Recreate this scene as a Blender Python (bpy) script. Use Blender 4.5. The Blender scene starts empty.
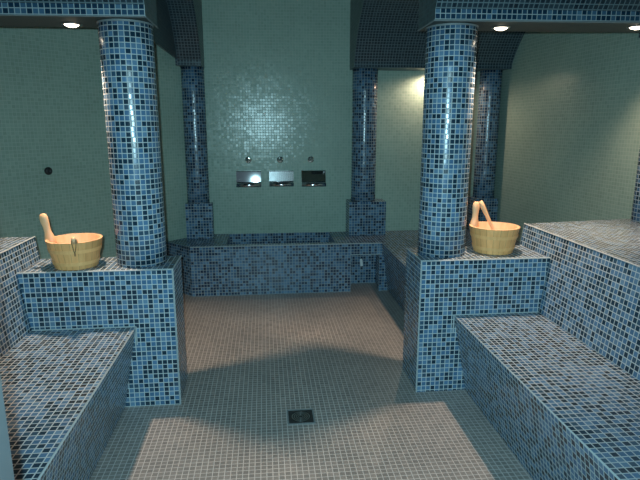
import bpy, bmesh, math, random
from mathutils import Vector, Matrix
random.seed(7)
scene = bpy.context.scene
C = scene.collection
PI = math.pi
PITCH = 0.0265
UP = Vector((0, 0, 1))

# ------------------------------------------------------------------ materials
def new_mat(name):
    m = bpy.data.materials.new(name)
    m.use_nodes = True
    nt = m.node_tree
    nt.nodes.clear()
    out = nt.nodes.new('ShaderNodeOutputMaterial')
    b = nt.nodes.new('ShaderNodeBsdfPrincipled')
    nt.links.new(b.outputs[0], out.inputs[0])
    return m, nt, b

def mosaic(name, palette, grout, rough=0.22, grout_rough=0.6, gw=0.10, tilt=0.03, vary=0.12, spec=0.5, seed=0.0, stain=0.0):
    """square mosaic tiles, one random colour of the palette each, grout lines between"""
    m, nt, b = new_mat(name)
    N, L = nt.nodes.new, nt.links.new
    uv = N('ShaderNodeUVMap'); uv.uv_map = 'UVMap'
    sc = N('ShaderNodeVectorMath'); sc.operation = 'SCALE'; sc.inputs[3].default_value = 1.0 / PITCH
    L(uv.outputs[0], sc.inputs[0])
    fl = N('ShaderNodeVectorMath'); fl.operation = 'FLOOR'; L(sc.outputs[0], fl.inputs[0])
    off = N('ShaderNodeVectorMath'); off.operation = 'ADD'; off.inputs[1].default_value = (seed + .37, seed * 1.7 + .21, seed + 0.5)
    L(fl.outputs[0], off.inputs[0])
    wn = N('ShaderNodeTexWhiteNoise'); wn.noise_dimensions = '3D'; L(off.outputs[0], wn.inputs['Vector'])
    rp = N('ShaderNodeValToRGB'); rp.color_ramp.interpolation = 'CONSTANT'
    els = rp.color_ramp.elements
    els[0].position = 0; els[0].color = (*palette[0][1], 1)
    els[1].position = palette[1][0]; els[1].color = (*palette[1][1], 1)
    for p, c in palette[2:]:
        e = els.new(p); e.color = (*c, 1)
    L(wn.outputs['Value'], rp.inputs[0])
    # small brightness change per tile
    sep = N('ShaderNodeSeparateColor'); L(wn.outputs['Color'], sep.inputs[0])
    mr = N('ShaderNodeMapRange'); mr.inputs[3].default_value = 1 - vary; mr.inputs[4].default_value = 1 + vary
    L(sep.outputs[1], mr.inputs[0])
    mul = N('ShaderNodeVectorMath'); mul.operation = 'SCALE'
    L(rp.outputs[0], mul.inputs[0]); L(mr.outputs[0], mul.inputs[3])
    # grout mask
    fr = N('ShaderNodeVectorMath'); fr.operation = 'FRACTION'; L(sc.outputs[0], fr.inputs[0])
    sb = N('ShaderNodeVectorMath'); sb.operation = 'SUBTRACT'; sb.inputs[1].default_value = (.5, .5, .5); L(fr.outputs[0], sb.inputs[0])
    ab = N('ShaderNodeVectorMath'); ab.operation = 'ABSOLUTE'; L(sb.outputs[0], ab.inputs[0])
    sx = N('ShaderNodeSeparateXYZ'); L(ab.outputs[0], sx.inputs[0])
    mx = N('ShaderNodeMath'); mx.operation = 'MAXIMUM'; L(sx.outputs[0], mx.inputs[0]); L(sx.outputs[1], mx.inputs[1])
    gm = N('ShaderNodeMapRange'); gm.interpolation_type = 'SMOOTHSTEP'
    gm.inputs[1].default_value = .5 - gw * .75; gm.inputs[2].default_value = .5 - gw * .35
    L(mx.outputs[0], gm.inputs[0])
    mix = N('ShaderNodeMix'); mix.data_type = 'RGBA'
    L(gm.outputs[0], mix.inputs[0]); L(mul.outputs[0], mix.inputs[6]); mix.inputs[7].default_value = (*grout, 1)
    col = mix.outputs[2]
    if stain > 0:
        tc = N('ShaderNodeTexCoord')
        nz = N('ShaderNodeTexNoise'); nz.inputs['Scale'].default_value = 2.3; nz.inputs['Detail'].default_value = 5
        L(tc.outputs['Object'], nz.inputs['Vector'])
        r2 = N('ShaderNodeMapRange'); r2.inputs[1].default_value = .3; r2.inputs[2].default_value = .7
        r2.inputs[3].default_value = 1 - stain; r2.inputs[4].default_value = 1 + stain
        L(nz.outputs[0], r2.inputs[0])
        m2 = N('ShaderNodeVectorMath'); m2.operation = 'SCALE'; L(col, m2.inputs[0]); L(r2.outputs[0], m2.inputs[3])
        col = m2.outputs[0]
    L(col, b.inputs['Base Color'])
    rm = N('ShaderNodeMapRange'); rm.inputs[3].default_value = rough; rm.inputs[4].default_value = grout_rough
    L(gm.outputs[0], rm.inputs[0]); L(rm.outputs[0], b.inputs['Roughness'])
    b.inputs['Specular IOR Level'].default_value = spec
    # each tile sits slightly out of true, grout is recessed
    geo = N('ShaderNodeNewGeometry')
    c5 = N('ShaderNodeVectorMath'); c5.operation = 'SUBTRACT'; c5.inputs[1].default_value = (.5, .5, .5); L(wn.outputs['Color'], c5.inputs[0])
    ct = N('ShaderNodeVectorMath'); ct.operation = 'SCALE'; ct.inputs[3].default_value = tilt * 2; L(c5.outputs[0], ct.inputs[0])
    ad = N('ShaderNodeVectorMath'); ad.operation = 'ADD'; L(geo.outputs['Normal'], ad.inputs[0]); L(ct.outputs[0], ad.inputs[1])
    nn = N('ShaderNodeVectorMath'); nn.operation = 'NORMALIZE'; L(ad.outputs[0], nn.inputs[0])
    inv = N('ShaderNodeMath'); inv.operation = 'SUBTRACT'; inv.inputs[0].default_value = 1; L(gm.outputs[0], inv.inputs[1])
    bp = N('ShaderNodeBump'); bp.inputs['Strength'].default_value = .25; bp.inputs['Distance'].default_value = .0012
    L(inv.outputs[0], bp.inputs['Height']); L(nn.outputs[0], bp.inputs['Normal'])
    L(bp.outputs[0], b.inputs['Normal'])
    return m

def plain(name, color, rough=.5, metal=0.0, spec=.5, emit=None, strength=0.0):
    m, nt, b = new_mat(name)
    nz = nt.nodes.new('ShaderNodeTexNoise'); nz.inputs['Scale'].default_value = 35
    tc = nt.nodes.new('ShaderNodeTexCoord'); nt.links.new(tc.outputs['Object'], nz.inputs['Vector'])
    mr = nt.nodes.new('ShaderNodeMapRange'); mr.inputs[3].default_value = .93; mr.inputs[4].default_value = 1.07
    nt.links.new(nz.outputs[0], mr.inputs[0])
    s = nt.nodes.new('ShaderNodeVectorMath'); s.operation = 'SCALE'; s.inputs[0].default_value = color
    nt.links.new(mr.outputs[0], s.inputs[3]); nt.links.new(s.outputs[0], b.inputs['Base Color'])
    b.inputs['Roughness'].default_value = rough
    b.inputs['Metallic'].default_value = metal
    b.inputs['Specular IOR Level'].default_value = spec
    if emit:
        b.inputs['Emission Color'].default_value = (*emit, 1)
        b.inputs['Emission Strength'].default_value = strength
    return m

def wood(name, c0, c1, staves=0.0, rough=.5):
    """pale timber, grain along Z; staves > 0 draws that many joints around a bucket"""
    m, nt, b = new_mat(name)
    N, L = nt.nodes.new, nt.links.new
    tc = N('ShaderNodeTexCoord')
    mp = N('ShaderNodeMapping'); mp.inputs['Scale'].default_value = (60, 60, 6); L(tc.outputs['Object'], mp.inputs[0])
    nz = N('ShaderNodeTexNoise'); nz.inputs['Scale'].default_value = 1.0; nz.inputs['Detail'].default_value = 6; L(mp.outputs[0], nz.inputs['Vector'])
    rp = N('ShaderNodeValToRGB'); rp.color_ramp.elements[0].position = .3; rp.color_ramp.elements[1].position = .7
    rp.color_ramp.elements[0].color = (*c0, 1); rp.color_ramp.elements[1].color = (*c1, 1)
    L(nz.outputs[0], rp.inputs[0])
    col = rp.outputs[0]
    if staves:
        sx = N('ShaderNodeSeparateXYZ'); L(tc.outputs['Object'], sx.inputs[0])
        at = N('ShaderNodeMath'); at.operation = 'ARCTAN2'; L(sx.outputs[1], at.inputs[0]); L(sx.outputs[0], at.inputs[1])
        k = N('ShaderNodeMath'); k.operation = 'MULTIPLY'; k.inputs[1].default_value = staves / (2 * PI); L(at.outputs[0], k.inputs[0])
        flr = N('ShaderNodeMath'); flr.operation = 'FLOOR'; L(k.outputs[0], flr.inputs[0])
        w = N('ShaderNodeTexWhiteNoise'); w.noise_dimensions = '1D'; L(flr.outputs[0], w.inputs['W'])
        tone = N('ShaderNodeMapRange'); tone.inputs[3].default_value = .82; tone.inputs[4].default_value = 1.12; L(w.outputs[0], tone.inputs[0])
        s1 = N('ShaderNodeVectorMath'); s1.operation = 'SCALE'; L(col, s1.inputs[0]); L(tone.outputs[0], s1.inputs[3])
        fr = N('ShaderNodeMath'); fr.operation = 'FRACT'; L(k.outputs[0], fr.inputs[0])
        pp = N('ShaderNodeMath'); pp.operation = 'PINGPONG'; pp.inputs[1].default_value = .5; L(fr.outputs[0], pp.inputs[0])
        j = N('ShaderNodeMapRange'); j.inputs[1].default_value = 0; j.inputs[2].default_value = .05; j.inputs[3].default_value = .55; L(pp.outputs[0], j.inputs[0])
        s2 = N('ShaderNodeVectorMath'); s2.operation = 'SCALE'; L(s1.outputs[0], s2.inputs[0]); L(j.outputs[0], s2.inputs[3])
        col = s2.outputs[0]
    L(col, b.inputs['Base Color'])
    b.inputs['Roughness'].default_value = rough
    return m

GROUT = (.47, .53, .55)
M = {}
M['blue'] = mosaic('blue_mosaic',
    [(0, (.012, .038, .066)), (.31, (.037, .088, .142)), (.50, (.062, .148, .262)), (.73, (.086, .188, .318)), (.87, (.122, .228, .345))],
    GROUT, rough=.22, gw=.14, tilt=.03)
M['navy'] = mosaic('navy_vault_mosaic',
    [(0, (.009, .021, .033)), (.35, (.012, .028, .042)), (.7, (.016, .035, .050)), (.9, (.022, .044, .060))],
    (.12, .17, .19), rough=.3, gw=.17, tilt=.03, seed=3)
M['bluegrey'] = mosaic('blue_mosaic_rear',
    [(0, (.012, .034, .075)), (.34, (.040, .098, .178)), (.6, (.072, .160, .27)), (.85, (.105, .205, .32))],
    (.27, .32, .34), rough=.22, gw=.13, tilt=.03, seed=5)
M['wall'] = mosaic('green_wall_mosaic',
    [(0, (.290, .395, .330)), (.33, (.305, .41, .345)), (.66, (.315, .42, .355))],
    (.36, .455, .40), rough=.24, gw=.10, tilt=.020, spec=.36, vary=.05, seed=9, stain=.06)
M['blueshade'] = mosaic('shaded_blue_beam_mosaic',
    [(0, (.010, .032, .062)), (.40, (.024, .066, .115)), (.7, (.045, .105, .175)), (.9, (.07, .14, .21))],
    (.30, .36, .38), rough=.22, gw=.13, tilt=.03, seed=21)  # blue mosaic with the flash's fall-off on the beam painted in as darker tiles
M['floor'] = mosaic('grey_floor_mosaic',
    [(0, (.205, .195, .185)), (.3, (.225, .212, .20)), (.6, (.24, .225, .21)), (.85, (.26, .24, .225))],
    (.52, .50, .48), rough=.38, gw=.12, tilt=.02, vary=.05, seed=12, stain=.10)
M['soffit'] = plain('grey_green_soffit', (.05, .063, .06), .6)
M['trim'] = plain('pale_edge_profile', (.40, .46, .48), .4)
M['dimtrim'] = plain('grey_edge_profile', (.17, .20, .21), .5)
M['ceil'] = plain('dark_ceiling', (.05, .065, .07), .7)
M['chrome'] = plain('chrome', (.82, .84, .86), .02, 1.0)
M['chrome_lip'] = plain('worn_chrome', (.80, .80, .84), .16, 1.0)
M['steel'] = plain('brushed_steel', (.33, .35, .36), .35, 1.0)
M['grate'] = plain('dark_grate', (.035, .042, .045), .45, .4)
M['black'] = plain('black_rubber', (.018, .02, .022), .45)
M['white'] = plain('white_plastic', (.75, .78, .80), .35)
M['jamb'] = plain('grey_aluminium_jamb', (.10, .115, .125), .45, 0.0)
M['lens'] = plain('lamp_lens', (.9, .85, .75), .4, emit=(1.0, .86, .66), strength=9.0)
M['wood'] = wood('bucket_staves', (.80, .385, .14), (.92, .50, .20), staves=22)
M['woodin'] = wood('bucket_rim_wood', (.80, .48, .26), (.90, .58, .34))
M['handle'] = wood('handle_wood', (.78, .46, .24), (.88, .56, .32))
M['hoop'] = wood('hoop_wood', (.82, .43, .165), (.92, .535, .225))
M['cord'] = plain('brown_cord', (.22, .12, .05), .8)

# ------------------------------------------------------------------ mesh helpers
def uv_layer(bm):
    return bm.loops.layers.uv.get('UVMap') or bm.loops.layers.uv.new('UVMap')

def box_uv(bm):
    """mosaic coordinates in metres on each face: whole tiles start at its upper left corner"""
    lay = uv_layer(bm)
    for i, f in enumerate(bm.faces):
        n = f.normal
        if abs(n.z) > .93:
            u, v = Vector((1, 0, 0)), Vector((0, 1, 0))
        else:
            u = UP.cross(n).normalized(); v = n.cross(u).normalized()
        us = [l.vert.co.dot(u) for l in f.loops]; vs = [l.vert.co.dot(v) for l in f.loops]
        u0 = min(us); v0 = max(vs)
        k = (i * 13) % 97
        for l, a, c in zip(f.loops, us, vs):
            l[lay].uv = (a - u0 + k * PITCH * 7, c - v0 + k * PITCH * 5)

def link(name, bm, mats, parent=None, uv=False, smooth=False):
    bm.normal_update()
    if uv: box_uv(bm)
    me = bpy.data.meshes.new(name)
    if smooth:
        for f in bm.faces: f.smooth = True
    bm.to_mesh(me); bm.free()
    for m in (mats if isinstance(mats, (list, tuple)) else [mats]):
        me.materials.append(m)
    o = bpy.data.objects.new(name, me)
    C.objects.link(o)
    if parent is not None: o.parent = parent
    return o

def empty(name, loc=(0, 0, 0), rotz=0.0):
    o = bpy.data.objects.new(name, None)
    o.empty_display_size = .05
    C.objects.link(o); o.location = loc; o.rotation_euler = (0, 0, rotz)
    return o

def tag(o, label, cat, group=None):
    o['label'] = label; o['category'] = cat
    if group: o['group'] = group
    return o

def structure(name, bm, mats, uv=True):
    o = link(name, bm, mats, uv=uv)
    o['kind'] = 'structure'
    return o

def loft(bm, A, B, mat=0):
    """solid between two closed outlines with the same number of points"""
    a = [bm.verts.new(p) for p in A]; b = [bm.verts.new(p) for p in B]
    n = len(a); fs = []
    for i in range(n):
        j = (i + 1) % n
        fs.append(bm.faces.new((a[i], a[j], b[j], b[i])))
    fs.append(bm.faces.new(list(reversed(a)))); fs.append(bm.faces.new(b))
    for f in fs: f.material_index = mat
    bmesh.ops.recalc_face_normals(bm, faces=fs)
    return fs

def box(bm, x0, x1, y0, y1, z0, z1, mat=0):
    A = [(x0, y0, z0), (x1, y0, z0), (x1, y1, z0), (x0, y1, z0)]
    B = [(x, y, z1) for x, y, _ in A]
    return loft(bm, A, B, mat)

def prism_y(bm, prof, y0, y1, mat=0):
    """outline in X,Z swept along Y"""
    return loft(bm, [(x, y0, z) for x, z in prof], [(x, y1, z) for x, z in prof], mat)

def prism_x(bm, prof, x0, x1, mat=0):
    return loft(bm, [(x0, y, z) for y, z in prof], [(x1, y, z) for y, z in prof], mat)

def prism_z(bm, prof, z0, z1, mat=0):
    return loft(bm, [(x, y, z0) for x, y in prof], [(x, y, z1) for x, y in prof], mat)

def tube(bm, pts, rad, seg=12, flat=1.0, mat=0):
    """swept round bar along points; rad per point; flat squeezes it along Y"""
    pts = [Vector(p) for p in pts]
    if not isinstance(rad, (list, tuple)): rad = [rad] * len(pts)
    rings = []
    for i, p in enumerate(pts):
        d = (pts[min(i + 1, len(pts) - 1)] - pts[max(i - 1, 0)]).normalized()
        ref = Vector((0, 1, 0)) if abs(d.y) < .9 else Vector((1, 0, 0))
        a = d.cross(ref).normalized(); b = d.cross(a).normalized()
        rings.append([bm.verts.new(p + a * (math.cos(t) * rad[i]) + b * (math.sin(t) * rad[i] * flat))
                      for t in [2 * PI * k / seg for k in range(seg)]])
    fs = []
    for r0, r1 in zip(rings, rings[1:]):
        for k in range(seg):
            fs.append(bm.faces.new((r0[k], r0[(k + 1) % seg], r1[(k + 1) % seg], r1[k])))
    fs.append(bm.faces.new(list(reversed(rings[0])))); fs.append(bm.faces.new(rings[-1]))
    for f in fs: f.material_index = mat
    bmesh.ops.recalc_face_normals(bm, faces=fs)
    return fs

def lathe(bm, prof, seg=48, mat=0, closed=False, cx=0, cy=0):
    """profile of (r, z) turned round Z"""
    rings = []
    for r, z in prof:
        if r < 1e-6:
            rings.append([bm.verts.new((cx, cy, z))])
        else:
            rings.append([bm.verts.new((cx + r * math.cos(2 * PI * k / seg), cy + r * math.sin(2 * PI * k / seg), z)) for k in range(seg)])
    pairs = list(zip(rings, rings[1:]))
    if closed: pairs.append((rings[-1], rings[0]))
    fs = []
    for a, b in pairs:
        for k in range(seg):
            q = (k + 1) % seg
            if len(a) == 1 and len(b) == 1: continue
            if len(a) == 1: fs.append(bm.faces.new((a[0], b[q], b[k])))
            elif len(b) == 1: fs.append(bm.faces.new((a[k], a[q], b[0])))
            else: fs.append(bm.faces.new((a[k], a[q], b[q], b[k])))
    for f in fs: f.material_index = mat
    bmesh.ops.recalc_face_normals(bm, faces=fs)
    return fs

def shaft_bm(r, z0, z1, seg=62):
    """round shaft with the mosaic unrolled around it in whole tiles"""
    bm = bmesh.new()
    lay = uv_layer(bm)
    n = max(1, round(2 * PI * r / PITCH)); W = n * PITCH
    nz = 6
    cols = []
    for k in range(seg):
        t = 2 * PI * k / seg
        cols.append([bm.verts.new((r * math.cos(t), r * math.sin(t), z0 + (z1 - z0) * j / nz)) for j in range(nz + 1)])
    for k in range(seg):
        a, b = cols[k], cols[(k + 1) % seg]
        for j in range(nz):
            f = bm.faces.new((a[j], b[j], b[j + 1], a[j + 1])); f.smooth = True
            u0, u1 = W * k / seg, W * (k + 1) / seg
            for l, uv in zip(f.loops, ((u0, a[j].co.z - z1), (u1, a[j].co.z - z1), (u1, a[j + 1].co.z - z1), (u0, a[j + 1].co.z - z1))):
                l[lay].uv = uv
    bm.faces.new([c[-1] for c in cols]); bm.faces.new([c[0] for c in reversed(cols)])
    return bm

def bar(bm, p, q, s=.0035):
    """slim square strip along an edge"""
    tube(bm, [p, q], s * 1.25, seg=4)

# ------------------------------------------------------------------ room shell
WALL_TOP = 3.0
bm = bmesh.new(); box(bm, -3.2, 3.0, -1.5, 5.6, -.12, 0); structure('floor', bm, M['floor'])
bm = bmesh.new(); box(bm, -3.2, 3.0, .60, 5.6, WALL_TOP, WALL_TOP + .12); structure('ceiling', bm, M['ceil'], uv=False)
bm = bmesh.new(); box(bm, -.62, 2.285, 5.25, 5.45, 0, WALL_TOP); structure('wall_back', bm, M['wall'])
bm = bmesh.new()
prism_z(bm, [(-.62, 5.25), (-2.9, 2.97), (-3.1, 2.97), (-3.1, 5.45), (-.62, 5.45)], 0, WALL_TOP)
prism_z(bm, [(-2.9, 2.97), (-2.9, .78), (-3.1, .78), (-3.1, 2.97)], 0, WALL_TOP)
structure('wall_left', bm, M['wall'])
def xwall(y): return 2.285 + (5.25 - y) * .085
bm = bmesh.new()
prism_z(bm, [(2.285, 5.25), (xwall(.78), .78), (3.0, .78), (3.0, 5.45), (2.285, 5.45)], 0, WALL_TOP)
structure('wall_right', bm, M['wall'])
bm = bmesh.new()
box(bm, -3.1, -.445, .66, .78, 0, WALL_TOP); box(bm, .86, 3.0, .66, .78, 0, WALL_TOP); box(bm, -.445, .86, .66, .78, 2.2, WALL_TOP)
structure('wall_front', bm, M['wall'])
bm = bmesh.new()
box(bm, -.444, -.404, .66, .79, 0, 2.16); box(bm, .819, .859, .66, .79, 0, 2.16); box(bm, -.444, .859, .66, .79, 2.16, 2.199)
structure('door_1', bm, M['jamb'], uv=False)

# ------------------------------------------------------------------ vaulted bays and beams
SOF = 2.01
def sof(x): return SOF + .008 * (x - .15)
def settle(bm):
    for v in bm.verts:
        if v.co.z < WALL_TOP - .01: v.co.z += .008 * (v.co.x - .15)
def arc_profile(y0, z0, y_end):
    """springs up from (y0, z0) towards the viewer, steep first and then flattening"""
    pts = [(y0, z0)]; y, z = y0, z0
    for a in (60, 54, 48, 42, 36, 30, 24, 19, 15, 12, 10):
        y -= .10 * math.cos(math.radians(a)); z += .10 * math.sin(math.radians(a)); pts.append((y, z))
    z += (y - y_end) * math.tan(math.radians(8)); pts.append((y_end, z))
    return pts

def vault(name, x0, x1, y_back, y_front_face, z_low, y_end, rise=.045):
    bm = bmesh.new()
    lay = uv_layer(bm)
    prof = [(y_front_face, z_low)] + arc_profile(y_front_face, z_low + rise, y_end)
    outline = prof + [(y_end, WALL_TOP - .002), (y_back, WALL_TOP - .002), (y_back, z_low)]
    loft(bm, [(x0, y, z) for y, z in outline], [(x1, y, z) for y, z in outline])
    bm.normal_update()
    box_uv(bm)
    # mosaic runs on up the curve without a break
    acc = 0.0; arclen = {}
    for i, (p, q) in enumerate(zip(prof, prof[1:])):
        arclen[i] = (acc, acc + math.hypot(q[0] - p[0], q[1] - p[1])); acc = arclen[i][1]
    bm.faces.ensure_lookup_table()
    for i in range(len(prof) - 1):
        f = bm.faces[i]
        for l in f.loops:
            d0 = math.hypot(l.vert.co.y - prof[i][0], l.vert.co.z - prof[i][1]) < 1e-5
            l[lay].uv = (l.vert.co.x - x0, arclen[i][0] if d0 else arclen[i][1])
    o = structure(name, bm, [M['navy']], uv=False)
    return o

vault('trim_1', .823, 2.45, 5.249, 4.98, 2.02, 3.06)              # rear right bay
vault('trim_2', -.742, -.537, 5.249, 4.98, 2.02, 3.06)             # rear left strip beside the alcove
bm = bmesh.new()
box(bm, -.758, -.743, 3.06, 4.97, 2.075, WALL_TOP - .003)
structure('trim_3', bm, M['navy'])
bm = bmesh.new()
box(bm, -.758, -.743, 4.971, 5.06, 2.02, 2.30)
structure('trim_4', bm, M['navy'])

def front_beam(name, x0, x1):
    bm = bmesh.new()
    box(bm, x0, x1, 2.851, 3.05, SOF, WALL_TOP - .002)
    for f in bm.faces:
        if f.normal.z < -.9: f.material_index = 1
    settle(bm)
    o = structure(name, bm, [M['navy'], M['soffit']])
    return o
front_beam('trim_5', -2.88, -.546)
front_beam('trim_6', .858, 2.53)
bm = bmesh.new(); box(bm, 2.29, 2.53, 3.051, 3.23, SOF, WALL_TOP - .002); settle(bm); structure('trim_11', bm, M['navy'])
def front_bay(name, x0, x1):
    bm = bmesh.new()
    lay = uv_layer(bm)
    prof = [(2.85, SOF), (2.75, SOF)] + arc_profile(2.75, SOF + 2 * PITCH, .80)
    outline = prof + [(.80, WALL_TOP - .002), (2.85, WALL_TOP - .002)]
    loft(bm, [(x0, y, z) for y, z in outline], [(x1, y, z) for y, z in outline])
    bm.normal_update(); box_uv(bm)
    bm.faces.ensure_lookup_table()
    acc = 0
    for i in range(len(prof) - 1):
        f = bm.faces[i]; p, q = prof[i], prof[i + 1]; ln = math.hypot(q[0] - p[0], q[1] - p[1])
        for l in f.loops:
            d0 = math.hypot(l.vert.co.y - p[0], l.vert.co.z - p[1]) < 1e-5
            l[lay].uv = (l.vert.co.x - x0, acc if d0 else acc + ln)
        acc += ln
        if i < 2: f.material_index = 2 - i
    settle(bm)
    return structure(name, bm, [M['navy'], M['blueshade'], M['soffit']], uv=False)
front_bay('trim_7', -2.88, -.546)
front_bay('trim_8', .858, 2.53)
bm = bmesh.new()
bar(bm, (-2.88, 2.749, SOF), (-.546, 2.749, SOF), .0025); bar(bm, (-.545, 2.75, SOF), (-.545, 3.05, SOF))
settle(bm); structure('trim_9', bm, M['dimtrim'], uv=False)
bm = bmesh.new()
bar(bm, (.858, 2.749, SOF), (2.53, 2.749, SOF)); bar(bm, (.857, 2.75, SOF), (.857, 3.05, SOF))
settle(bm); structure('trim_10', bm, M['dimtrim'], uv=False)

# ------------------------------------------------------------------ pedestals
def pedestal(x_in, x_top, x_low, y1, label, top=.77):
    t = empty('pedestal', ((x_in + x_low) / 2, (2.75 + y1) / 2, 0))
    inv = t.location.copy()
    def shift(bm): bmesh.ops.translate(bm, verts=bm.verts, vec=-inv)
    bm = bmesh.new()
    prism_y(bm, [(x_in, 0), (x_low, 0), (x_low, .46), (x_top, top), (x_in, top)], 2.75, y1)
    bm.normal_update(); box_uv(bm); shift(bm)
    link('block', bm, M['blue'], t)
    bm = bmesh.new(); e = .0015
    s = 1 if x_top > x_in else -1
    bar(bm, (x_in, 2.75 - e, top), (x_top, 2.75 - e, top))
    bar(bm, (x_in - s * e, 2.75, top), (x_in - s * e, y1, top))
    bar(bm, (x_in - s * e, 2.75 - e, 0), (x_in - s * e, 2.75 - e, top))
    shift(bm)
    link('edge_trim', bm, M['trim'], t)['label'] = 'pale grout edge strip'
    tag(t, label, 'pedestal', 'mosaic pedestals under the front columns')
    return t
pedestal(-.492, -1.262, -1.224, 3.05, 'left blue mosaic pedestal carrying a column and the bucket with a loop of cord')
pedestal(.842, 1.578, 1.536, 3.07, 'right blue mosaic pedestal carrying a column and the bucket with a leaning ladle', top=.779)

# ------------------------------------------------------------------ columns
def column(x, y, z0, z1, r, label, mat='blue', block=None, ring=False):
    t = empty('column', (x, y, block[4] if block else z0))
    zb = t.location.z
    bm = shaft_bm(r, z0 - zb, z1 - zb)
    link('shaft', bm, M[mat], t)
    if block:
        x0, x1, y0, y1, b0, b1 = block
        bm = bmesh.new(); box(bm, x0, x1, y0, y1, b0, b1); bm.normal_update(); box_uv(bm)
        bmesh.ops.translate(bm, verts=bm.verts, vec=(-x, -y, -zb))
        link('base_block', bm, M[mat], t)
    if ring:
        bm = bmesh.new()
        lathe(bm, [(r - .002, z1 - zb - .010), (r + .004, z1 - zb - .010), (r + .004, z1 - zb - .001), (r - .002, z1 - zb - .001)], 48, closed=True)
        link('top_ring', bm, M['dimtrim'], t)['label'] = 'thin grey ring at the top of the shaft'
    return tag(t, label, 'column', 'round mosaic columns')
column(-.680, 2.925, .771, sof(-.68) - .002, .131, 'front left blue mosaic column on the pedestal beside the corded bucket', ring=True)
column(1.010, 2.935, .780, sof(1.01) - .002, .134, 'front right blue mosaic column on the pedestal beside the bucket with leaning ladle', ring=True)
column(2.425, 3.105, .906, sof(2.425) - .002, .105, 'partly cut off blue mosaic column on the upper right bench at the picture edge')
column(-.634, 5.13, .79, 2.019, .103, 'back left blue mosaic column on a square base at the left end of the trough', 'bluegrey',
       block=(-.748, -.499, 5.03, 5.12 - .001, .456, .79))
column(.952, 5.13, .785, 2.019, .118, 'back right blue mosaic column on a square base right of the chrome spouts', 'bluegrey',
       block=(.80, 1.16, 5.03, 5.249, .456, .785))
column(2.175, 5.13, .80, 2.019, .103, 'slim blue mosaic column in the far right corner behind the front right column', 'bluegrey',
       block=(2.06, 2.284, 5.02, 5.249, .456, .80))

# ------------------------------------------------------------------ benches
def bench(name, parts, trims, label, cat='bench', group=None, mat='blue', loc=(0, 0, 0)):
    t = empty(name, loc)
    bm = bmesh.new()
    for fn in parts: fn(bm)
    bm.normal_update(); box_uv(bm)
    bmesh.ops.translate(bm, verts=bm.verts, vec=-Vector(loc))
    link('body', bm, M[mat], t)
    if trims:
        bm = bmesh.new()
        for p, q in trims: bar(bm, p, q)
        bmesh.ops.translate(bm, verts=bm.verts, vec=-Vector(loc))
        link('edge_trim', bm, M['trim'], t)['label'] = 'pale grout edge strip'
    return tag(t, label, cat, group)

YB = 2.748
bench('lower_bench', [lambda b: prism_y(b, [(-.785, 0), (-.698, .46), (-1.2225, .46), (-1.2225, 0)], .80, YB)],
      [((-.698, .80, .461), (-.698, YB, .461)), ((-.697, YB - .003, .461), (-.697, YB - .003, .36)), ((-1.22, YB - .003, .462), (-.698, YB - .003, .462))],
      'low blue mosaic bench in front of the left pedestal', group='low mosaic benches in front', loc=(-.95, 1.8, 0))
bench('lower_bench', [lambda b: prism_y(b, [(1.13, 0), (1.040, .46), (1.5365, .46), (1.5365, 0)], .80, YB)],
      [((1.040, .80, .461), (1.040, YB, .461)), ((1.039, YB - .003, .461), (1.039, YB - .003, .36)), ((1.040, YB - .003, .462), (1.534, YB - .003, .462))],
      'low blue mosaic bench in front of the right pedestal', group='low mosaic benches in front', loc=(1.3, 1.8, 0))
bench('upper_bench', [lambda b: prism_y(b, [(-1.2255, 0), (-1.2255, .46), (-1.282, .897), (-2.80, .897), (-2.80, 0)], .80, 3.05)],
      [((-1.282, .80, .898), (-1.282, 3.05, .898))],
      'high blue mosaic bench along the left side beside the corded bucket', group='high mosaic benches', loc=(-2.0, 1.9, 0))
def upper_right(b):
    A = [(1.5395, .80, 0), (1.5395, .80, .46), (1.600, .80, .905), (xwall(.80) - .004, .80, .905), (xwall(.80) - .004, .80, 0)]
    y = 3.12; yw = 3.235; w = xwall(yw) - .004
    loft(b, A, [(1.5395, y, 0), (1.5395, y, .46), (1.600, y, .905), (w, yw, .905), (w, yw, 0)])
bench('upper_bench', [upper_right], [((1.600, .80, .906), (1.600, 3.12, .906))],
      'high blue mosaic bench along the right side beside the bucket with leaning ladle', group='high mosaic benches', loc=(2.0, 1.9, 0))
# side bench of the rear right bay
def side_a(b):
    y0, y1 = 3.13, 4.672
    def P(y, yw): w = xwall(yw) - .004; return [(1.115, y, 0), (1.05, y, .455), (w, yw, .455), (w, yw, 0)]
    loft(b, P(3.08, 3.242), P(y1, y1))
def side_b(b):
    y0, y1 = 4.673, 5.247
    def P(y): w = xwall(y) - .004; return [(1.053, y, 0), (1.053, y, .455), (w, y, .455), (w, y, 0)]
    loft(b, P(y0), P(y1))
bench('side_bench', [side_a, side_b], None, 'low mosaic side bench running back to the wall behind the right pedestal', mat='bluegrey', loc=(1.6, 4.2, 0))
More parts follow.
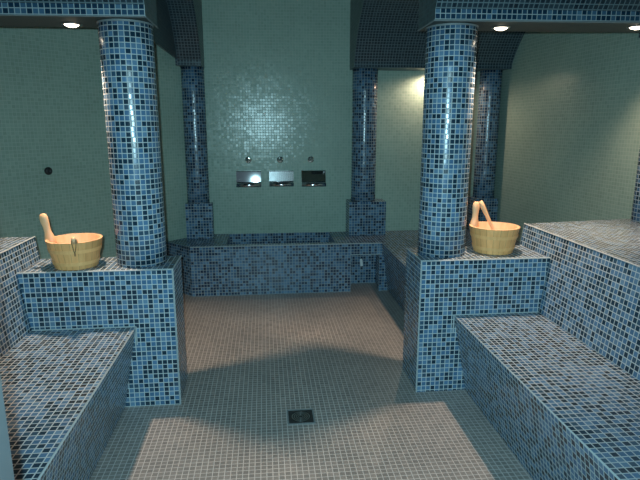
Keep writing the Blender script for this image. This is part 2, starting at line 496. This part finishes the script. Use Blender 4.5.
# trough bench under the spouts
def trough(b):
    box(b, -.671, .766, 4.67, 4.76, 0, .455)                     # front
    box(b, .766, 1.05, 4.67, 4.76, .35, .455)                    # lintel over the niche
    box(b, 1.028, 1.05, 4.67, 4.76, 0, .35)
    prism_z(b, [(-.671, 4.67), (-.671, 4.76), (-.36, 4.76), (-.36, 5.247), (-.615, 5.247), (-.925, 4.937)], 0, .4549)
    box(b, .63, .766, 4.76, 5.247, 0, .4549); box(b, .766, 1.05, 4.76, 5.247, .35, .4549); box(b, .766, 1.05, 4.93, 5.247, 0, .35)
    box(b, -.36, .63, 4.76, 5.247, 0, .20)
    box(b, -.36, .63, 5.225, 5.247, .20, .4549)
t = bench('water_trough', [trough], [((-.671, 4.669, .455), (1.05, 4.669, .455)), ((.766, 4.669, .352), (1.05, 4.669, .352))],
          'mosaic water trough bench along the back wall under the three chrome spouts', 'trough', mat='bluegrey', loc=(.2, 4.95, 0))
bm = bmesh.new()
tube(bm, [(.906, 4.90, .185), (.900, 4.90, .240), (.896, 4.90, .252)], [.014, .014, .009], 10)
tube(bm, [(.901, 4.929, .23), (.901, 4.90, .23)], .006, 8)
tag(link('drain_valve', bm, M['white']), 'small white valve handle in the dark niche at the right end of the trough', 'valve')

# ------------------------------------------------------------------ chrome spouts and push buttons over the trough
def spout(x, tilt, label, rz=0.0):
    t = empty('water_spout', (x, 5.25, 1.008), math.radians(rz))
    w = .118
    bm = bmesh.new()
    k = math.tan(math.radians(tilt))
    prof = [(0, .068), (-.045, .068), (-.050 + .10 * k * 0, .062), (-.050 + .10 * k, -.036), (-.045 + .10 * k, -.042), (0, -.042)]
    prism_x(bm, prof, -w, w)
    link('housing', bm, M['chrome'], t)
    bm = bmesh.new()
    y0 = -.050 + .10 * k
    top = [(y0 + .01, -.040), (y0 - .012, -.0405)]
    for k in range(9):
        a = PI / 2 - k * PI / 11
        top.append((y0 - .012 - .026 * math.cos(a), -.0665 + .026 * math.sin(a)))
    prof = top + [(y0 + .01, -.072)]
    prism_x(bm, prof, -w, w)
    for f in bm.faces:
        if len(f.verts) == 4 and f.normal.y < .5: f.smooth = True
    link('lip', bm, M['chrome_lip'], t)['label'] = 'curved chrome lip the water runs over'
    return tag(t, label, 'spout', 'chrome spouts over the trough')
spout(-.158, -5.7, 'leftmost of the three wide chrome water spouts, showing the flash', .85)
spout(.158, 9, 'middle of the three wide chrome water spouts, pale and bright')
spout(.470, -13, 'rightmost of the three wide chrome water spouts, looking dark')
def button(x, label):
    t = empty('push_button', (x, 5.25, 1.180))
    rot = Matrix.Rotation(PI / 2, 4, 'X')
    bm = bmesh.new()
    lathe(bm, [(0, 0), (.031, 0), (.031, .006), (.026, .011), (.019, .012), (0, .012)], 28)
    bmesh.ops.transform(bm, matrix=rot, verts=bm.verts); link('rosette', bm, M['chrome'], t, smooth=True)
    bm = bmesh.new()
    lathe(bm, [(0, .012), (.015, .012), (.017, .035), (.014, .046), (.008, .051), (0, .052)], 24)
    bmesh.ops.transform(bm, matrix=rot, verts=bm.verts); link('knob', bm, M['chrome'], t, smooth=True)
    return tag(t, label, 'button', 'chrome push buttons over the spouts')
button(-.158, 'round chrome push button above the leftmost spout')
button(.150, 'round chrome push button above the middle spout')
button(.450, 'round chrome push button above the rightmost spout')

# ------------------------------------------------------------------ dark fitting on the slanted left wall
bm = bmesh.new()
lathe(bm, [(0, 0), (.028, 0), (.030, .008), (.024, .020), (.012, .026), (.009, .020), (0, .019)], 28)
bmesh.ops.transform(bm, matrix=Matrix.Rotation(PI / 2, 4, 'X'), verts=bm.verts)
o = link('wall_nozzle', bm, M['black'], smooth=True)
o.location = (-1.6315, 4.2375, 1.168); o.rotation_euler = (0, 0, PI / 4)
tag(o, 'small round black nozzle on the green left wall above the high bench', 'nozzle')

# ------------------------------------------------------------------ floor drain
t = empty('floor_drain', (.160, 2.551, 0))
bm = bmesh.new()
for (a, b_, c, d) in ((-.072, .072, -.072, -.064), (-.072, .072, .064, .072), (-.072, -.064, -.064, .064), (.064, .072, -.064, .064)):
    box(bm, a, b_, c, d, .0005, .004)
link('frame', bm, M['dimtrim'], t)['label'] = 'grey square frame'
bm = bmesh.new()
box(bm, -.064, .064, -.064, .064, .0004, .002)
link('grate', bm, M['grate'], t)
bm = bmesh.new()
for r in (.012, .023, .034, .045):
    lathe(bm, [(r - .003, .002), (r - .003, .0035), (r + .003, .0035), (r + .003, .002)], 32, closed=True)
link('ring_pattern', bm, M['steel'], t)['label'] = 'raised steel rings on the grate'
tag(t, 'square dark drain grate in the middle of the tiled floor', 'drain')

# ------------------------------------------------------------------ buckets and ladles
def bucket(loc, rim, base, h, handle_ang, lean, label):
    t = empty('wooden_bucket', loc)
    bm = bmesh.new()
    th = .014
    lathe(bm, [(0, .004), (base, 0), (base + (rim - base) * .5, h * .5), (rim, h), (rim - th, h), (base - th + .002, .022), (0, .022)], 66)
    for f in bm.faces:
        c = f.calc_center_median()
        r = math.hypot(c.x, c.y)
        lim = base + (rim - base) * c.z / h - th * .6
        if r < lim or c.z > h - .001: f.material_index = 1
    link('staves', bm, [M['wood'], M['woodin']], t)
    for z in (.022, h * .60):
        bm = bmesh.new()
        r0 = base + (rim - base) * z / h; r1 = base + (rim - base) * (z + .018) / h
        lathe(bm, [(r0 - .002, z), (r0 + .0035, z), (r1 + .0035, z + .018), (r1 - .002, z + .018)], 60, closed=True)
        link('hoop', bm, M['hoop'], t)
    # tall stave that rises above the rim as a grip, thicker at its rounded top
    bm = bmesh.new()
    a = handle_ang
    d = Vector((math.cos(a), math.sin(a), 0))
    p0 = d * (rim - .026) + Vector((0, 0, h - .03))
    pts = []; rad = []
    for s, r in ((0, .026), (.02, .029), (.045, .024), (.065, .0185), (.09, .0185), (.115, .0215), (.136, .0225), (.149, .018), (.156, .009)):
        pts.append(p0 + Vector((lean * s, 0, s * 1.06))); rad.append(r)
    tube(bm, pts, rad, 14, flat=.62)
    link('grip_stave', bm, M['handle'], t, smooth=True)['label'] = 'tall rounded grip rising over the rim'
    return tag(t, label, 'bucket', 'wooden sauna buckets')
LB = (-1.012, 2.882, .771)
RB = (1.328, 2.945, .780)
bucket(LB, .140, .107, .148, math.radians(185), -.20, 'wooden bucket on the left pedestal with a loop of cord over its front')
bucket(RB, .142, .110, .150, math.radians(150), .05, 'wooden bucket on the right pedestal with a ladle leaning in it')

def ladle(loc, tip, bowl, label, cord=False):
    """bowl lying in the bucket, stick rising to the tip; positions relative to the bucket base"""
    t = empty('wooden_ladle', loc)
    tip = Vector(tip); bowl = Vector(bowl)
    d = (tip - bowl).normalized()
    bm = bmesh.new()
    n = 8
    pts = [bowl + d * .03 + (tip - bowl - d * .03) * (i / n) for i in range(n + 1)]
    rad = [.009, .009, .0095, .010, .0108, .0115, .0135, .0150, .0115]
    tube(bm, pts, rad, 12); link('stick', bm, M['handle'], t, smooth=True)
    bm = bmesh.new()
    lathe(bm, [(0, -.018), (.018, -.016), (.032, -.004), (.036, .016), (.033, .016), (.028, -.001), (.015, -.011), (0, -.012)], 28)
    bmesh.ops.translate(bm, verts=bm.verts, vec=bowl)
    link('scoop', bm, M['woodin'], t, smooth=True)
    if cord:
        bm = bmesh.new()
        c = tip - d * .012
        loop = [(0, 0, .010), (.010, -.006, .006), (.014, -.010, -.015), (.011, -.011, -.040), (.006, -.009, -.060), (.002, -.007, -.072),
                (-.002, -.007, -.060), (-.005, -.010, -.035), (-.009, -.009, -.012), (-.009, -.004, .006), (0, 0, .011)]
        tube(bm, [c + Vector(p) for p in loop], .0022, 8)
        tube(bm, [c + Vector((.002, -.007, -.066)), c + Vector((.002, -.007, -.085))], .0032, 8)
        link('cord', bm, M['cord'], t, smooth=True)['label'] = 'brown hanging cord'
    return tag(t, label, 'ladle', 'wooden ladles in the buckets')
ladle(LB, (.050, -.160, .178), (.015, .030, .045), 'wooden ladle in the left bucket, its corded end over the front rim', cord=True)
ladle(RB, (-.082, .030, .292), (.035, -.005, .045), 'wooden ladle leaning in the right bucket, its stick beside the grip')

# ------------------------------------------------------------------ downlights
WARM = (1.0, .70, .49)
def downlight(x, y, z, power, label, angle=96, tilt=(0, 0)):
    t = empty('downlight', (x, y, z))
    bm = bmesh.new()
    lathe(bm, [(.036, -.002), (.040, -.006), (.048, -.005), (.050, -.001), (.036, -.001)], 32, closed=True)
    link('trim_ring', bm, M['steel'], t)
    bm = bmesh.new()
    lathe(bm, [(0, -.016), (.012, -.0155), (.024, -.012), (.032, -.007), (.036, -.002), (.036, -.0008), (0, -.0008)], 32)
    link('lens', bm, M['lens'], t)['label'] = 'glowing warm white lens'
    li = bpy.data.lights.new('downlight_glow', 'SPOT')
    li.energy = power; li.color = WARM; li.spot_size = math.radians(angle); li.spot_blend = .6; li.shadow_soft_size = .03
    lo = bpy.data.objects.new('downlight_glow', li); C.objects.link(lo)
    lo.parent = t; lo.location = (0, 0, -.03); lo.rotation_euler = (tilt[0], tilt[1], 0)
    return tag(t, label, 'ceiling light', 'recessed downlights')
PW = 84
downlight(-.950, 2.955, sof(-.95), PW, 'glowing downlight in the soffit above the left bucket')
downlight(-1.66, 2.93, sof(-1.66), 9, 'added downlight out of view in the soffit above the high left bench', 110, (0, math.radians(30)))  # unseen lamp, added for its light to mirror the one on the right
downlight(1.278, 2.925, sof(1.278), PW, 'glowing downlight in the soffit just right of the front right column')
downlight(2.010, 2.86, sof(2.01), 30, 'glowing downlight in the soffit at the right picture edge over the high bench', 110, (0, math.radians(-30)))
downlight(1.60, 5.12, 2.019, 17, 'glowing downlight at the back wall hidden by the front right column', 176)

# ------------------------------------------------------------------ camera, flash and the dim corridor behind it
f_px = 533.0
pitch = math.radians(12.07)
yaw = math.atan(56 / (f_px / math.cos(pitch)))
cam = bpy.data.cameras.new('camera'); co = bpy.data.objects.new('camera', cam); C.objects.link(co)
co.location = (0, 0, 1.5); co.rotation_euler = (PI / 2 - pitch, 0, -yaw)
cam.sensor_fit = 'HORIZONTAL'; cam.sensor_width = 36; cam.lens = 36 * f_px / 640
cam.clip_start = .02
scene.camera = co

fl = bpy.data.lights.new('camera_flash', 'AREA'); fl.shape = 'DISK'; fl.size = .02
fl.energy = 38; fl.spread = math.radians(135); fl.color = (.50, .86, .97)
fo = bpy.data.objects.new('camera_flash', fl); C.objects.link(fo)
fo.location = (-.03, 0.0, 1.53); fo.rotation_euler = (PI / 2 - pitch, 0, -yaw)

w = bpy.data.worlds.new('world'); scene.world = w; w.use_nodes = True
w.node_tree.nodes['Background'].inputs[0].default_value = (.5, .75, .9, 1)
w.node_tree.nodes['Background'].inputs[1].default_value = .10

vs = scene.view_settings
vs.view_transform = 'Standard'; vs.look = 'None'; vs.gamma = 1; vs.use_curve_mapping = False
vs.exposure = 0.10
